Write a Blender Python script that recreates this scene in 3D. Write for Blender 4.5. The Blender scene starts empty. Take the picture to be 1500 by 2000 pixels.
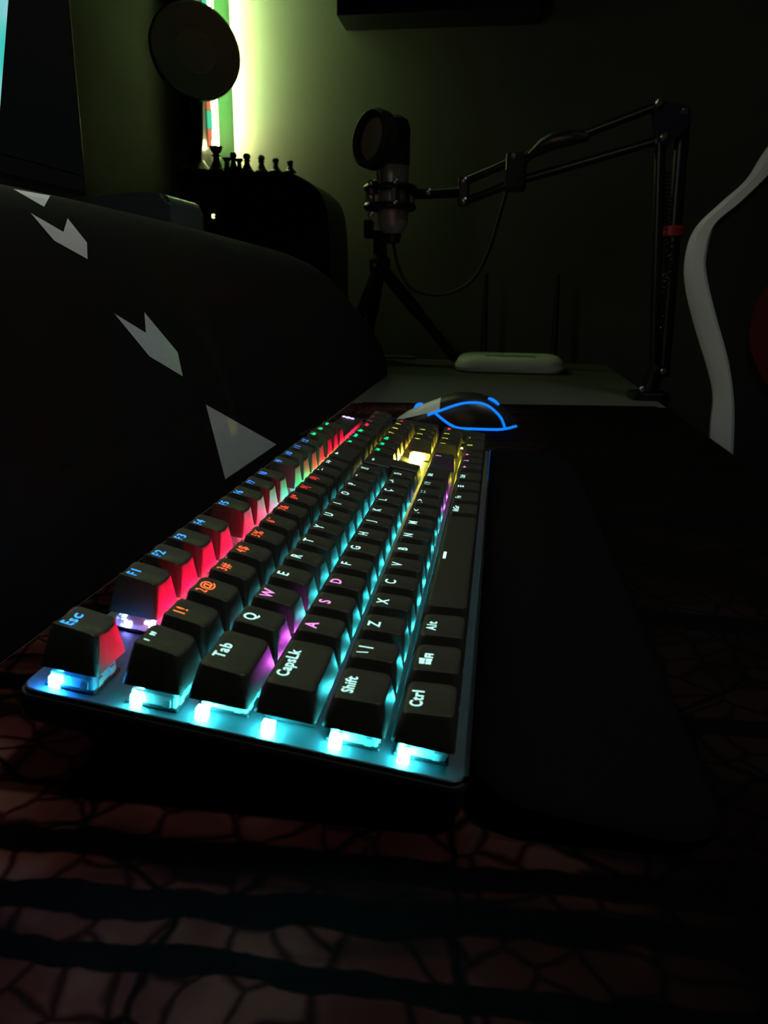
import bpy, bmesh, math, random
from mathutils import Vector, Matrix
from mathutils.bvhtree import BVHTree
random.seed(7)
S = 0.001            # every length below is in millimetres
ZOFF = 768.0         # desk surface (z=-18 in the local frame) stands 750 mm above the floor
C = bpy.context.scene.collection
PI = math.pi

# ------------------------------------------------------------------ camera
F_PX = 1466.4
RW = ((0.14845577, -0.98880686, 0.01489546),      # camera right, in world axes
      (-0.28001369, -0.05647661, -0.95833331),    # camera down
      (0.94844779, 0.13809918, -0.28526374))      # camera forward
CW = Vector((-172.232, -7.161, 124.446))
cam_data = bpy.data.cameras.new('camera'); cam = bpy.data.objects.new('camera', cam_data); C.objects.link(cam)
cam_data.sensor_fit = 'VERTICAL'; cam_data.sensor_height = 36.0; cam_data.sensor_width = 27.0
cam_data.lens = 36.0 * F_PX / 2000.0
cam_data.clip_start = 0.01; cam_data.clip_end = 30
cam_data.dof.use_dof = True; cam_data.dof.focus_distance = 0.38; cam_data.dof.aperture_fstop = 26
r_, d_, f_ = (Vector(v) for v in RW)
mw = Matrix((( r_.x, -d_.x, -f_.x, CW.x*S), (r_.y, -d_.y, -f_.y, CW.y*S), (r_.z, -d_.z, -f_.z, (CW.z+ZOFF)*S), (0, 0, 0, 1)))
cam.matrix_world = mw
bpy.context.scene.camera = cam

# ------------------------------------------------------------------ world, exposure
w = bpy.data.worlds.new('night'); bpy.context.scene.world = w; w.use_nodes = True
bg = w.node_tree.nodes['Background']; bg.inputs[0].default_value = (0.9, 0.95, 1.0, 1); bg.inputs[1].default_value = 0.0
vs = bpy.context.scene.view_settings
vs.view_transform = 'Standard'; vs.look = 'None'; vs.exposure = 0.0; vs.gamma = 1.0; vs.use_curve_mapping = False

# brightness of the room's luminous things and of the added fills
L_STRIP = 460.0      # LED strip in the wall corner
L_SCREEN = 0.75      # lit part of the monitor picture
L_SPOT = 22.0       # added spot above the desk (W)
L_SCREEN_FILL = 2.0        # fill glow added on the unseen part of the monitor
L_TEAL = 580.0      # LEDs under the keys
L_FILL = 0.35       # added overhead fill (W)

def area(name, loc, target, size, power, color):
    ld = bpy.data.lights.new(name, 'AREA'); ld.energy = power; ld.color = color; ld.size = size
    o = bpy.data.objects.new(name, ld); C.objects.link(o)
    o.location = Vector(loc); o.rotation_euler = (Vector(target)-Vector(loc)).to_track_quat('-Z', 'Y').to_euler()
    return o
# dim fill light added high over the desk, out of view
area('added_fill', (0.05, 0.15, 2.9), (0.05, 0.15, 0.75), 0.35, L_FILL, (1.0, 0.80, 0.72))

# unseen spot added over the desk to brighten chevrons and key tops
sd = bpy.data.lights.new('added_spot', 'SPOT'); sd.energy = L_SPOT; sd.color = (0.88, 1.0, 0.90); sd.spot_size = math.radians(56); sd.spot_blend = 0.8; sd.shadow_soft_size = 0.06
so = bpy.data.objects.new('added_spot', sd); C.objects.link(so)
so.location = (0.20, -0.55, 2.30); so.rotation_euler = (Vector((0.32, 0.05, 0.80))-Vector((0.20, -0.55, 2.30))).to_track_quat('-Z', 'Y').to_euler()

# ------------------------------------------------------------------ geometry of the view: a pixel seen at a known depth
def ray(px, py):
    return r_*((px-750)/F_PX) + d_*((py-1000)/F_PX) + f_
def atX(px, py, x):
    d = ray(px, py); return CW + d*((x-CW.x)/d.x)
def atY(px, py, y):
    d = ray(px, py); return CW + d*((y-CW.y)/d.y)
def atZ(px, py, z=-18.0):
    d = ray(px, py); return CW + d*((z-CW.z)/d.z)

# ------------------------------------------------------------------ materials
def srgb(r, g, b):
    return tuple(((c/255)/12.92 if c/255 <= 0.04045 else ((c/255+0.055)/1.055)**2.4) for c in (r, g, b)) + (1,)
def mat(name, col, rough=0.5, metal=0.0, spec=0.5, noise=0.0, nscale=200.0, bump=0.0, trans=0.0, coat=0.0):
    m = bpy.data.materials.new(name); m.use_nodes = True; nt = m.node_tree
    b = nt.nodes['Principled BSDF']
    b.inputs['Base Color'].default_value = tuple(col[:3])+(1,)
    b.inputs['Roughness'].default_value = rough; b.inputs['Metallic'].default_value = metal
    b.inputs['Specular IOR Level'].default_value = spec
    b.inputs['Transmission Weight'].default_value = trans
    b.inputs['Coat Weight'].default_value = coat
    tc = nt.nodes.new('ShaderNodeTexCoord'); n = nt.nodes.new('ShaderNodeTexNoise')
    n.inputs['Scale'].default_value = nscale; n.inputs['Detail'].default_value = 3
    nt.links.new(tc.outputs['Object'], n.inputs['Vector'])
    if noise > 0:
        mx = nt.nodes.new('ShaderNodeMix'); mx.data_type = 'RGBA'; mx.blend_type = 'MULTIPLY'
        mx.inputs[0].default_value = noise; mx.inputs[6].default_value = tuple(col[:3])+(1,)
        nt.links.new(n.outputs['Fac'], mx.inputs[7]); nt.links.new(mx.outputs[2], b.inputs['Base Color'])
    if bump > 0:
        bp = nt.nodes.new('ShaderNodeBump'); bp.inputs['Strength'].default_value = bump; bp.inputs['Distance'].default_value = 0.0003
        nt.links.new(n.outputs['Fac'], bp.inputs['Height']); nt.links.new(bp.outputs[0], b.inputs['Normal'])
    return m
def emit(name, col, strength, base=(0.02, 0.02, 0.02)):
    m = bpy.data.materials.new(name); m.use_nodes = True
    b = m.node_tree.nodes['Principled BSDF']
    b.inputs['Base Color'].default_value = tuple(base)+(1,)
    b.inputs['Emission Color'].default_value = tuple(col[:3])+(1,); b.inputs['Emission Strength'].default_value = strength
    return m

M = {}
M['cap'] = mat('black_key_plastic', (0.030, 0.027, 0.022), 0.45, bump=0.25, nscale=2500, spec=0.45)
M['plate'] = mat('brushed_dark_plate', (0.085, 0.10, 0.12), 0.45, 0.5, bump=0.15, nscale=1500)
M['case'] = mat('black_case_plastic', (0.010, 0.010, 0.012), 0.45, bump=0.1, nscale=900)
M['rim'] = mat('glossy_black_rim', (0.02, 0.022, 0.022), 0.16, coat=0.5)
M['rest'] = mat('wrist_rest_leatherette', (0.003, 0.003, 0.003), 0.8, bump=0.2, nscale=1200, spec=0.02)
M['switch'] = mat('clear_switch_plastic', (0.85, 0.88, 0.9), 0.25, trans=0.35, spec=0.6)
M['stem'] = mat('switch_stem_plastic', (0.05, 0.10, 0.35), 0.4)
M['black'] = mat('black_plastic', (0.012, 0.012, 0.012), 0.4, noise=0.2, nscale=60)
M['matt'] = mat('matt_black', (0.010, 0.010, 0.009), 0.7, noise=0.3, nscale=80)
M['cover'] = mat('satin_black_cover', (0.010, 0.010, 0.009), 0.85, noise=0.15, nscale=12, bump=0.02, spec=0.05)
M['print'] = mat('pale_grey_print', (0.62, 0.64, 0.64), 0.6, noise=0.25, nscale=400)
M['wall'] = mat('painted_wall', (0.15, 0.15, 0.135), 0.85, noise=0.15, nscale=9, bump=0.2, spec=0.2)
M['floor'] = mat('dark_floor', (0.06, 0.05, 0.045), 0.6, noise=0.4, nscale=6)
M['desk'] = mat('pale_desk_laminate', (0.105, 0.105, 0.09), 0.55, noise=0.3, nscale=14)
M['metal'] = mat('brushed_steel', (0.55, 0.55, 0.55), 0.3, 1.0, noise=0.1)
M['blackmetal'] = mat('black_painted_metal', (0.012, 0.012, 0.013), 0.35, 0.3, noise=0.2)
M['silver'] = mat('silver_microphone_body', (0.42, 0.43, 0.44), 0.35, 0.4, noise=0.1)
M['white'] = mat('white_router_plastic', (0.93, 0.95, 0.92), 0.4, noise=0.05, nscale=40)
M['red'] = mat('red_fabric', (0.13, 0.006, 0.010), 0.6, noise=0.4, nscale=300)
M['whiteleather'] = mat('white_leatherette', (0.85, 0.88, 0.85), 0.45, bump=0.5, nscale=600, noise=0.15)
M['blackleather'] = mat('black_leatherette', (0.012, 0.012, 0.012), 0.5, bump=0.5, nscale=500)
M['grey'] = mat('grey_dish', (0.70, 0.80, 0.84), 0.6, 0.0, noise=0.1, nscale=50)
M['screen'] = mat('dark_glass_screen', (0.014, 0.016, 0.018), 0.18, noise=0.05)
M['mesh'] = mat('microphone_mesh', (0.05, 0.05, 0.05), 0.5, 0.5, bump=1.0, nscale=900)

def mousepad_material():
    m = bpy.data.materials.new('printed_desk_mat'); m.use_nodes = True; nt = m.node_tree; N = nt.nodes; L = nt.links
    b = N['Principled BSDF']; b.inputs['Roughness'].default_value = 0.95; b.inputs['Specular IOR Level'].default_value = 0.04
    tc = N.new('ShaderNodeTexCoord')
    def mapping(scale, rot=0):
        mp = N.new('ShaderNodeMapping'); mp.inputs['Scale'].default_value = scale; mp.inputs['Rotation'].default_value = (0, 0, rot)
        L.new(tc.outputs['Object'], mp.inputs['Vector']); return mp.outputs[0]
    def noise(vec, sc, det=4):
        n = N.new('ShaderNodeTexNoise'); n.inputs['Scale'].default_value = sc; n.inputs['Detail'].default_value = det; L.new(vec, n.inputs['Vector']); return n
    def ramp(src, p):
        r = N.new('ShaderNodeValToRGB'); L.new(src, r.inputs[0]); e = r.color_ramp.elements
        e[0].position, e[0].color = p[0][0], p[0][1]; e[1].position, e[1].color = p[-1][0], p[-1][1]
        for q in p[1:-1]:
            k = e.new(q[0]); k.color = q[1]
        return r.outputs[0]
    def mul(a, c):
        x = N.new('ShaderNodeMix'); x.data_type = 'RGBA'; x.blend_type = 'MULTIPLY'; x.inputs[0].default_value = 1
        L.new(a, x.inputs[6]); L.new(c, x.inputs[7]); return x.outputs[2]
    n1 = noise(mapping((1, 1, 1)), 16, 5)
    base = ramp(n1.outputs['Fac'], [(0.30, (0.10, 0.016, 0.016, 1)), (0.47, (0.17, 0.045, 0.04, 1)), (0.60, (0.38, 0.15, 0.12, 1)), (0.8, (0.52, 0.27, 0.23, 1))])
    # crackle lines
    nw = noise(mapping((1, 1, 1)), 30, 3)
    add = N.new('ShaderNodeVectorMath'); add.operation = 'MULTIPLY_ADD'; add.inputs[1].default_value = (0.02, 0.02, 0.0)
    L.new(nw.outputs['Color'], add.inputs[0]); L.new(mapping((1, 1, 1)), add.inputs[2])
    for sc, a_, b_ in ((17, 0.008, 0.03), (70, 0.02, 0.12)):
        v = N.new('ShaderNodeTexVoronoi'); v.feature = 'DISTANCE_TO_EDGE'; v.inputs['Scale'].default_value = sc; v.voronoi_dimensions = '2D'
        L.new(add.outputs[0], v.inputs['Vector'])
        base = mul(base, ramp(v.outputs['Distance'], [(a_, (0.22, 0.13, 0.14, 1) if sc > 50 else (0.08, 0.05, 0.06, 1)), (b_, (1, 1, 1, 1))]))
    # broad black brush strokes running across the mat
    n3 = noise(mapping((40, 9.0, 1), -0.10), 1.0, 3)
    base = mul(base, ramp(n3.outputs['Fac'], [(0.36, (0.10, 0.10, 0.11, 1)), (0.46, (1, 1, 1, 1))]))
    s2 = N.new('ShaderNodeSeparateXYZ'); L.new(tc.outputs['Object'], s2.inputs[0])
    nz = noise(mapping((1, 1, 1)), 55, 3)
    def math_(op, a, b):
        q = N.new('ShaderNodeMath'); q.operation = op
        for i_, v_ in enumerate((a, b)):
            if isinstance(v_, (int, float)): q.inputs[i_].default_value = v_
            else: L.new(v_, q.inputs[i_])
        return q.outputs[0]
    for x0, k_, w_ in ((-0.0175, -0.045, 0.0052), (-0.0325, -0.08, 0.0052), (-0.0505, -0.03, 0.0038), (0.060, -0.05, 0.006), (0.16, 0.08, 0.010), (0.30, -0.05, 0.014)):
        t_ = math_('SUBTRACT', s2.outputs['X'], math_('ADD', math_('MULTIPLY', s2.outputs['Y'], k_), x0))
        t_ = math_('ADD', t_, math_('MULTIPLY', math_('SUBTRACT', nz.outputs['Fac'], 0.5), 0.008))
        t_ = math_('DIVIDE', math_('ABSOLUTE', t_, 0.0), w_)
        base = mul(base, ramp(t_, [(0.80, (0.03, 0.035, 0.045, 1)), (1.0, (1, 1, 1, 1))]))
    # the mat colour darkens away from its left end
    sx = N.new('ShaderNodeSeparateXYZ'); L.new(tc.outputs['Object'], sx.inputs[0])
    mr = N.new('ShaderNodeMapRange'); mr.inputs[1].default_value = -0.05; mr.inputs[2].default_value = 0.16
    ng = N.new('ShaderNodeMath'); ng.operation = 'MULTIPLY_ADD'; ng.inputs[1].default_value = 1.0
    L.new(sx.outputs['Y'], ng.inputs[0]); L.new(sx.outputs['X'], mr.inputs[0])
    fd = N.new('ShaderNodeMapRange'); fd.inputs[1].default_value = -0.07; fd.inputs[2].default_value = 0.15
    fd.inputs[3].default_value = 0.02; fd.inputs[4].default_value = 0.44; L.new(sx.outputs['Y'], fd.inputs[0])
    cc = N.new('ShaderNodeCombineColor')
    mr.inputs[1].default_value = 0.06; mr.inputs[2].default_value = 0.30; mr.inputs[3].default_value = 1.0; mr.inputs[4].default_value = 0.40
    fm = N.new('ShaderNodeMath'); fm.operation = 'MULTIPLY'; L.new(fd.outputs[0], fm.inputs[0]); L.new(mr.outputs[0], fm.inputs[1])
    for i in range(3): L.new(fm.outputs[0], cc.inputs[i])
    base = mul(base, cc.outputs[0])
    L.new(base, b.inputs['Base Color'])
    bp = N.new('ShaderNodeBump'); bp.inputs['Strength'].default_value = 0.3; bp.inputs['Distance'].default_value = 0.0003
    wv = noise(mapping((1, 1, 1)), 2500, 1); L.new(wv.outputs['Fac'], bp.inputs['Height']); L.new(bp.outputs[0], b.inputs['Normal'])
    return m
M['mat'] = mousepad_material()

# ------------------------------------------------------------------ mesh helpers (millimetres in, metres out)
def link(name, me, material, parent=None, smooth=None, off=True):
    o = bpy.data.objects.new(name, me)
    if material is not None: me.materials.append(material)
    C.objects.link(o)
    if parent is not None: o.parent = parent
    return o
def obj(name, bm, material, parent=None, smooth=False, world=True):
    """bm is in mm; with world=True the coordinates are scene coordinates, else local to the parent"""
    bmesh.ops.recalc_face_normals(bm, faces=bm.faces[:])
    if parent is not None and world:
        inv = parent.matrix_basis.inverted()
        for v in bm.verts: v.co = inv @ (Vector((v.co.x, v.co.y, v.co.z+ZOFF))*S)
    elif world:
        for v in bm.verts: v.co = Vector((v.co.x, v.co.y, v.co.z+ZOFF))*S
    else:
        for v in bm.verts: v.co = v.co*S
    me = bpy.data.meshes.new(name); bm.to_mesh(me); bm.free()
    if smooth:
        for p in me.polygons: p.use_smooth = True
        try: me.set_sharp_from_angle(angle=math.radians(38))
        except Exception: pass
    return link(name, me, material, parent)
def root(name, loc, label, cat, group=None, rot=(0, 0, 0)):
    o = bpy.data.objects.new(name, None); o.empty_display_size = 0.02; C.objects.link(o)
    o.location = Vector((loc[0], loc[1], loc[2]+ZOFF))*S; o.rotation_euler = rot
    o.matrix_basis = Matrix.Translation(o.location) @ o.rotation_euler.to_matrix().to_4x4()
    return tag(o, label, cat, group)
def tag(o, label=None, cat=None, group=None, kind=None):
    if label: o['label'] = label
    if cat: o['category'] = cat
    if group: o['group'] = group
    if kind: o['kind'] = kind
    return o
def box(bm, x0, x1, y0, y1, z0, z1, bev=0, seg=2):
    t = bmesh.new()
    vs_ = [t.verts.new((x, y, z)) for x in (x0, x1) for y in (y0, y1) for z in (z0, z1)]
    for f in ((0, 1, 3, 2), (4, 6, 7, 5), (0, 4, 5, 1), (2, 3, 7, 6), (0, 2, 6, 4), (1, 5, 7, 3)): t.faces.new([vs_[i] for i in f])
    if bev: bmesh.ops.bevel(t, geom=t.edges[:], offset=bev, segments=seg, affect='EDGES', profile=0.5)
    merge(bm, t)
def merge(bm, t):
    t.verts.index_update(); m = [bm.verts.new(v.co) for v in t.verts]
    for f in t.faces: bm.faces.new([m[v.index] for v in f.verts])
    t.free()
def tube(bm, pts, rad, n=12, cap=True):
    pts = [Vector(p) for p in pts]; rings = []
    up = None
    for i, p in enumerate(pts):
        d = (pts[min(i+1, len(pts)-1)]-pts[max(i-1, 0)]).normalized()
        if up is None: up = d.orthogonal().normalized()
        up = (up - d*up.dot(d)).normalized(); s = d.cross(up)
        r = rad[i] if isinstance(rad, (list, tuple)) else rad
        rings.append([bm.verts.new(p + (up*math.cos(a)+s*math.sin(a))*r) for a in [2*PI*k/n for k in range(n)]])
    for a, b in zip(rings, rings[1:]):
        for k in range(n): bm.faces.new((a[k], a[(k+1) % n], b[(k+1) % n], b[k]))
    if cap: bm.faces.new(rings[0][::-1]); bm.faces.new(rings[-1])
def lathe(bm, c, prof, n=16, axis=(0, 0, 1)):
    c = Vector(c); ax = Vector(axis).normalized(); u = ax.orthogonal().normalized(); v = ax.cross(u); rings = []
    for r, h in prof:
        r = max(r, 0.01)
        rings.append([bm.verts.new(c + ax*h + (u*math.cos(a)+v*math.sin(a))*r) for a in [2*PI*k/n for k in range(n)]])
    for a, b in zip(rings, rings[1:]):
        for k in range(n): bm.faces.new((a[k], a[(k+1) % n], b[(k+1) % n], b[k]))
    bm.faces.new(rings[0][::-1]); bm.faces.new(rings[-1])
def prism(bm, poly, d, axis='x', a0=0, a1=1):
    """poly in the plane across axis, extruded from a0 to a1"""
    def P(u, v, a): return (a, u, v) if axis == 'x' else ((u, a, v) if axis == 'y' else (u, v, a))
    A = [bm.verts.new(P(u, v, a0)) for u, v in poly]; B = [bm.verts.new(P(u, v, a1)) for u, v in poly]; n = len(poly)
    bm.faces.new(A[::-1]); bm.faces.new(B)
    for i in range(n): bm.faces.new((A[i], A[(i+1) % n], B[(i+1) % n], B[i]))
def catmull(pts, n=8):
    pts = [Vector(p) for p in pts]; out = []
    P = [pts[0]*2-pts[1]] + pts + [pts[-1]*2-pts[-2]]
    for i in range(1, len(P)-2):
        for k in range(n):
            t = k/n; a, b, c, d = P[i-1], P[i], P[i+1], P[i+2]
            out.append(0.5*((2*b)+(c-a)*t+(2*a-5*b+4*c-d)*t*t+(3*b-a-3*c+d)*t**3))
    out.append(pts[-1]); return out
def rrect(hx, hy, r, n=4, side=3, cx=0, cy=0):
    pts = []
    cs = ((hx-r, hy-r, 0), (-hx+r, hy-r, 90), (-hx+r, -hy+r, 180), (hx-r, -hy+r, 270))
    for j, (x, y, a0) in enumerate(cs):
        arc = [(cx+x+r*math.cos(math.radians(a0+90*k/n)), cy+y+r*math.sin(math.radians(a0+90*k/n))) for k in range(n+1)]
        pts += arc
        nx, ny, na = cs[(j+1) % 4]; q = (cx+nx+r*math.cos(math.radians(na)), cy+ny+r*math.sin(math.radians(na)))
        for k in range(1, side): t = k/side; pts.append((arc[-1][0]*(1-t)+q[0]*t, arc[-1][1]*(1-t)+q[1]*t))
    return pts

# ------------------------------------------------------------------ the room
def struct(name, bm, m, parent=None):
    o = obj(name, bm, m, parent); 
    if parent is None: o['kind'] = 'structure'
    return o
FL = -768.0; CE = FL+2600
def slab(*a):
    bm = bmesh.new(); box(bm, *a); return bm
struct('floor', slab(-1500, 1620, -2200, 750, FL-60, FL), M['floor'])
struct('ceiling', slab(-1500, 1620, -2200, 750, CE, CE+60), M['wall'])
struct('wall_back', slab(1470, 1620, -2200, 750, FL, CE), M['wall'])
struct('wall_left', slab(-1500, 1470, 640, 750, FL, CE), M['wall'])
struct('wall_right', slab(-1500, 1470, -2300, -2200, FL, CE), M['wall'])
struct('wall_front', slab(-1600, -1500, -2300, 750, FL, CE), M['wall'])

# ------------------------------------------------------------------ desk and desk mat
desk = root('desk', (500, 180, FL), 'pale laminate desk under the keyboard reaching to the far wall', 'desk')
bm = bmesh.new(); box(bm, -420, 1442, -228, 592, -43, -18.3, 1.2); obj('desktop', bm, M['desk'], desk)
for x in (-380, 1390):
    for y in (-190, 550):
        bm = bmesh.new(); box(bm, x-20, x+20, y-20, y+20, FL, -43, 2); obj('leg', bm, M['blackmetal'], desk)
bm = bmesh.new(); box(bm, 1425, 1441, 165, 330, -18.3, -12, 1); o = obj('edge_strip', bm, M['desk'], desk)

bm = bmesh.new()
corners = [(-230, 176), (-230, -224), (836, -224), (776, 172)]
lo = [bm.verts.new((x, y, -18.25)) for x, y in corners]; hi = [bm.verts.new((x, y, -15.6)) for x, y in corners]
bm.faces.new(lo); bm.faces.new(hi)
for i in range(4): bm.faces.new((lo[i], lo[(i+1) % 4], hi[(i+1) % 4], hi[i]))
bmesh.ops.bevel(bm, geom=[e for e in bm.edges if abs(e.verts[0].co.z-e.verts[1].co.z) > 1], offset=12, segments=5, affect='EDGES')
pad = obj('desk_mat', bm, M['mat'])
tag(pad, 'large dark desk mat with red and cream crackled print under the keyboard', 'desk mat')

# ------------------------------------------------------------------ keyboard
KA = math.radians(7.5)
kb = root('keyboard', (0, 0, 0), 'black full-size mechanical keyboard with multicoloured backlit keys', 'keyboard', rot=(KA, 0, 0))
def kobj(name, bm, m, parent=None, smooth=False): return obj(name, bm, m, parent or kb, smooth, world=False)
U = 19.05; YO = -1.9
X1 = 432.5
bm = bmesh.new()
plate = rrect((X1+1.2)/2, 63.2, 4.0, 5, 1, (X1-1.2)/2, 58.4)
A = [bm.verts.new((x, y, -1.6)) for x, y in plate]; B = [bm.verts.new((x, y, -0.3)) for x, y in plate]
Ci = [bm.verts.new(((x-(X1-1.2)/2)*0.9985+(X1-1.2)/2, (y-58.4)*0.995+58.4, 0)) for x, y in plate]
n = len(plate)
for P_, Q_ in ((A, B), (B, Ci)):
    for i in range(n): bm.faces.new((P_[i], P_[(i+1) % n], Q_[(i+1) % n], Q_[i]))
bm.faces.new(A[::-1]); bm.faces.new(Ci)
kobj('top_plate', bm, M['plate'])
# lower case, a little proud of the plate, tapering to the front
bm = bmesh.new()
rings = []
for z0, z1, g in ((-1.6, -1.6, 0.7), (-3.0, -3.0, 1.2), (-12.0, -9.5, 0.6), (-15.0, -12.6, -3.0)):
    pr = rrect((X1+1.2)/2+g, 63.2+g, 4.5, 5, 1, (X1-1.2)/2, 58.4)
    rings.append([bm.verts.new((x, y, z0+(z1-z0)*(y+5)/126)) for x, y in pr])
for P_, Q_ in zip(rings, rings[1:]):
    for i in range(n): bm.faces.new((P_[i], P_[(i+1) % n], Q_[(i+1) % n], Q_[i]))
bm.faces.new(rings[0]); bm.faces.new(rings[-1][::-1])
kobj('case', bm, M['case'], smooth=True)
for x in (22, 395):
    bm = bmesh.new(); prism(bm, [(100, -13.2), (112, -12.8), (113.5, -29.9), (108, -29.4)], 0, 'x', x, x+26); kobj('foot', bm, M['case'])
bm = bmesh.new(); box(bm, 1.5, X1-1.5, -5.9, -4.5, -1.2, 0.9, 0.35); kobj('front_rim', bm, M['rim'], smooth=True)

ROWZ = {'C': (16.2, 14.7), 'Z': (15.5, 14.9), 'A': (15.1, 15.1), 'Q': (15.4, 16.4), 'N': (17.2, 18.9), 'F': (18.1, 19.5)}
ROWY = {'C': 0.5*U+YO, 'Z': 1.5*U+YO, 'A': 2.5*U+YO, 'Q': 3.5*U+YO, 'N': 4.5*U+YO, 'F': 108.3}
SKIRT = 6.6
DISH = 0.85; DISHES = {'F': 1.45, 'N': 1.0}
def topz(row, x, y, hx, hy):
    zf, zb = ROWZ[row]; t = (y+hy)/(2*hy)
    return zf+(zb-zf)*t + DISHES.get(row, DISH)*(min(1.2, (x/hx)**2)-1)
def cap_mesh(row, wu, hu=1.0, bottom=SKIRT):
    hx, hy = wu*U/2-0.85, hu*U/2-0.85
    tx, ty, sy = hx-2.7, hy-1.9, 0.2
    bm = bmesh.new()
    side = 3 if wu < 1.1 else 5
    def ring(ax, ay, r, zf, cy=0):
        return [bm.verts.new((x, y, zf(x, y))) for x, y in rrect(ax, ay, r, 4, side, 0, cy)]
    tz = lambda x, y: topz(row, x, y-sy, tx, ty)
    R = [ring(hx-0.6, hy-0.6, 0.8, lambda x, y: bottom), ring(hx, hy, 1.1, lambda x, y: bottom),
         ring(tx+0.35, ty+0.35, 2.2, lambda x, y: tz(x, y)-0.75, sy), ring(tx+0.1, ty+0.1, 2.2, lambda x, y: tz(x, y)-0.2, sy)]
    for k in (0.965, 0.8, 0.55, 0.3, 0.1):
        R.append([bm.verts.new((x*k, sy+y*k, tz(x*k, sy+y*k))) for x, y in rrect(tx, ty, 2.0, 4, side)])
    m = len(R[0])
    for a, b in zip(R, R[1:]):
        for i in range(m): bm.faces.new((a[i], a[(i+1) % m], b[(i+1) % m], b[i]))
    bm.faces.new(R[0][::-1]); bm.faces.new(R[-1])
    return bm, tx, ty, sy

# colours of light
TEAL = (0.045, 0.80, 0.86); PALE = (0.50, 1.0, 0.88); BLUE = (0.03, 0.22, 1.0); MAG = (0.75, 0.10, 0.90); PINK = (1.0, 0.32, 0.85)
GREEN = (0.0, 0.85, 0.28); YEL = (0.95, 0.95, 0.05); RED = (1.0, 0.02, 0.05); ORG = (1.0, 0.14, 0.03); HOT = (1.0, 0.004, 0.05)
emats = {}
def emat(col, st, pre='glow'):
    k = (tuple(round(c, 2) for c in col), round(st, 2), pre)
    if k not in emats: emats[k] = emit(pre+'_light', col, st)
    return emats[k]

def text_bm(body, size, weight=0.0):
    cu = bpy.data.curves.new('t', 'FONT'); cu.body = body; cu.size = size; cu.align_x = 'CENTER'; cu.resolution_u = 3
    cu.offset = weight; cu.space_character = 1.18 if len(body) < 4 else 1.08
    o = bpy.data.objects.new('t', cu); C.objects.link(o)
    bpy.context.view_layer.update()
    me = bpy.data.meshes.new_from_object(o.evaluated_get(bpy.context.evaluated_depsgraph_get()))
    bm = bmesh.new(); bm.from_mesh(me)
    bpy.data.objects.remove(o); bpy.data.curves.remove(cu); bpy.data.meshes.remove(me)
    return bm
def poly_bm(polys):
    bm = bmesh.new()
    for p in polys: bm.faces.new([bm.verts.new((x, y, 0)) for x, y in p])
    return bm
def bar(x0, y0, x1, y1, w):
    d = Vector((x1-x0, y1-y0)); L = d.length; d /= L; nx, ny = -d.y*w/2, d.x*w/2
    return [(x0-nx, y0-ny), (x1-nx, y1-ny), (x1+nx, y1+ny), (x0+nx, y0+ny)]
GLYPH = {
    'WIN': [[(-3.6, -1.9), (-2.0, -1.9), (-2.0, -0.2), (-3.6, -0.2)], [(-1.7, -1.9), (0.2, -2.1), (0.2, -0.2), (-1.7, -0.2)],
            [(-3.6, 0.1), (-2.0, 0.1), (-2.0, 1.7), (-3.6, 1.7)], [(-1.7, 0.1), (0.2, 0.1), (0.2, 1.9), (-1.7, 1.8)],
            bar(1.2, -2.2, 1.2, 0.4, 0.7), bar(1.2, 0.1, 3.0, 0.1, 0.7), bar(3.0, -2.2, 3.0, 0.4, 0.7), bar(1.2, -1.0, 3.0, -1.0, 0.6)],
    'SPACE': [bar(-4.2, 0, 4.2, 0, 1.25)],
    'BKSP': [bar(-2.6, 0, 2.6, 0, 0.9), [(-3.2, 0), (-1.2, 1.3), (-1.2, -1.3)]],
    'ENTER': [bar(2.2, 2.2, 2.2, -0.6, 0.9), bar(2.6, -0.6, -1.6, -0.6, 0.9), [(-2.8, -0.6), (-1.0, 0.9), (-1.0, -2.1)]],
    'UP': [bar(0, -1.8, 0, 1.0, 0.9), [(-1.5, 0.4), (1.5, 0.4), (0, 2.1)]],
    'DOWN': [bar(0, 1.8, 0, -1.0, 0.9), [(-1.5, -0.4), (1.5, -0.4), (0, -2.1)]],
    'LEFT': [bar(1.8, 0, -1.0, 0, 0.9), [(-0.4, 1.5), (-0.4, -1.5), (-2.1, 0)]],
    'RIGHT': [bar(-1.8, 0, 1.0, 0, 0.9), [(0.4, 1.5), (0.4, -1.5), (2.1, 0)]],
    'MENU': [bar(-1.8, 1.3, 1.8, 1.3, 0.8), bar(-1.8, 0, 1.8, 0, 0.8), bar(-1.8, -1.3, 1.8, -1.3, 0.8)],
}
def legend(text, size, row, xc, tx, ty, sy, col, st, parent, dx=0, dy=4.6, weight=0.09):
    st *= 1.35
    if text in GLYPH: t = poly_bm(GLYPH[text])
    else: t = text_bm(text, size, weight)
    if not t.verts: t.free(); return
    xs = [v.co.x for v in t.verts]; ys = [v.co.y for v in t.verts]
    cx, cy = (min(xs)+max(xs))/2, (min(ys)+max(ys))/2
    # cut long strokes so that they follow the dish
    bmesh.ops.triangulate(t, faces=t.faces[:])
    lim = min(dy, ty-1.2-(max(ys)-min(ys))/2)
    for v in t.verts:
        x, y = v.co.x-cx+dx, v.co.y-cy+lim
        v.co = Vector((x, y+sy, topz(row, x, y, tx, ty)+0.07))
    me_o = obj('legend', t, emat(col, st, 'legend'), parent, world=False)
    return me_o

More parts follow.
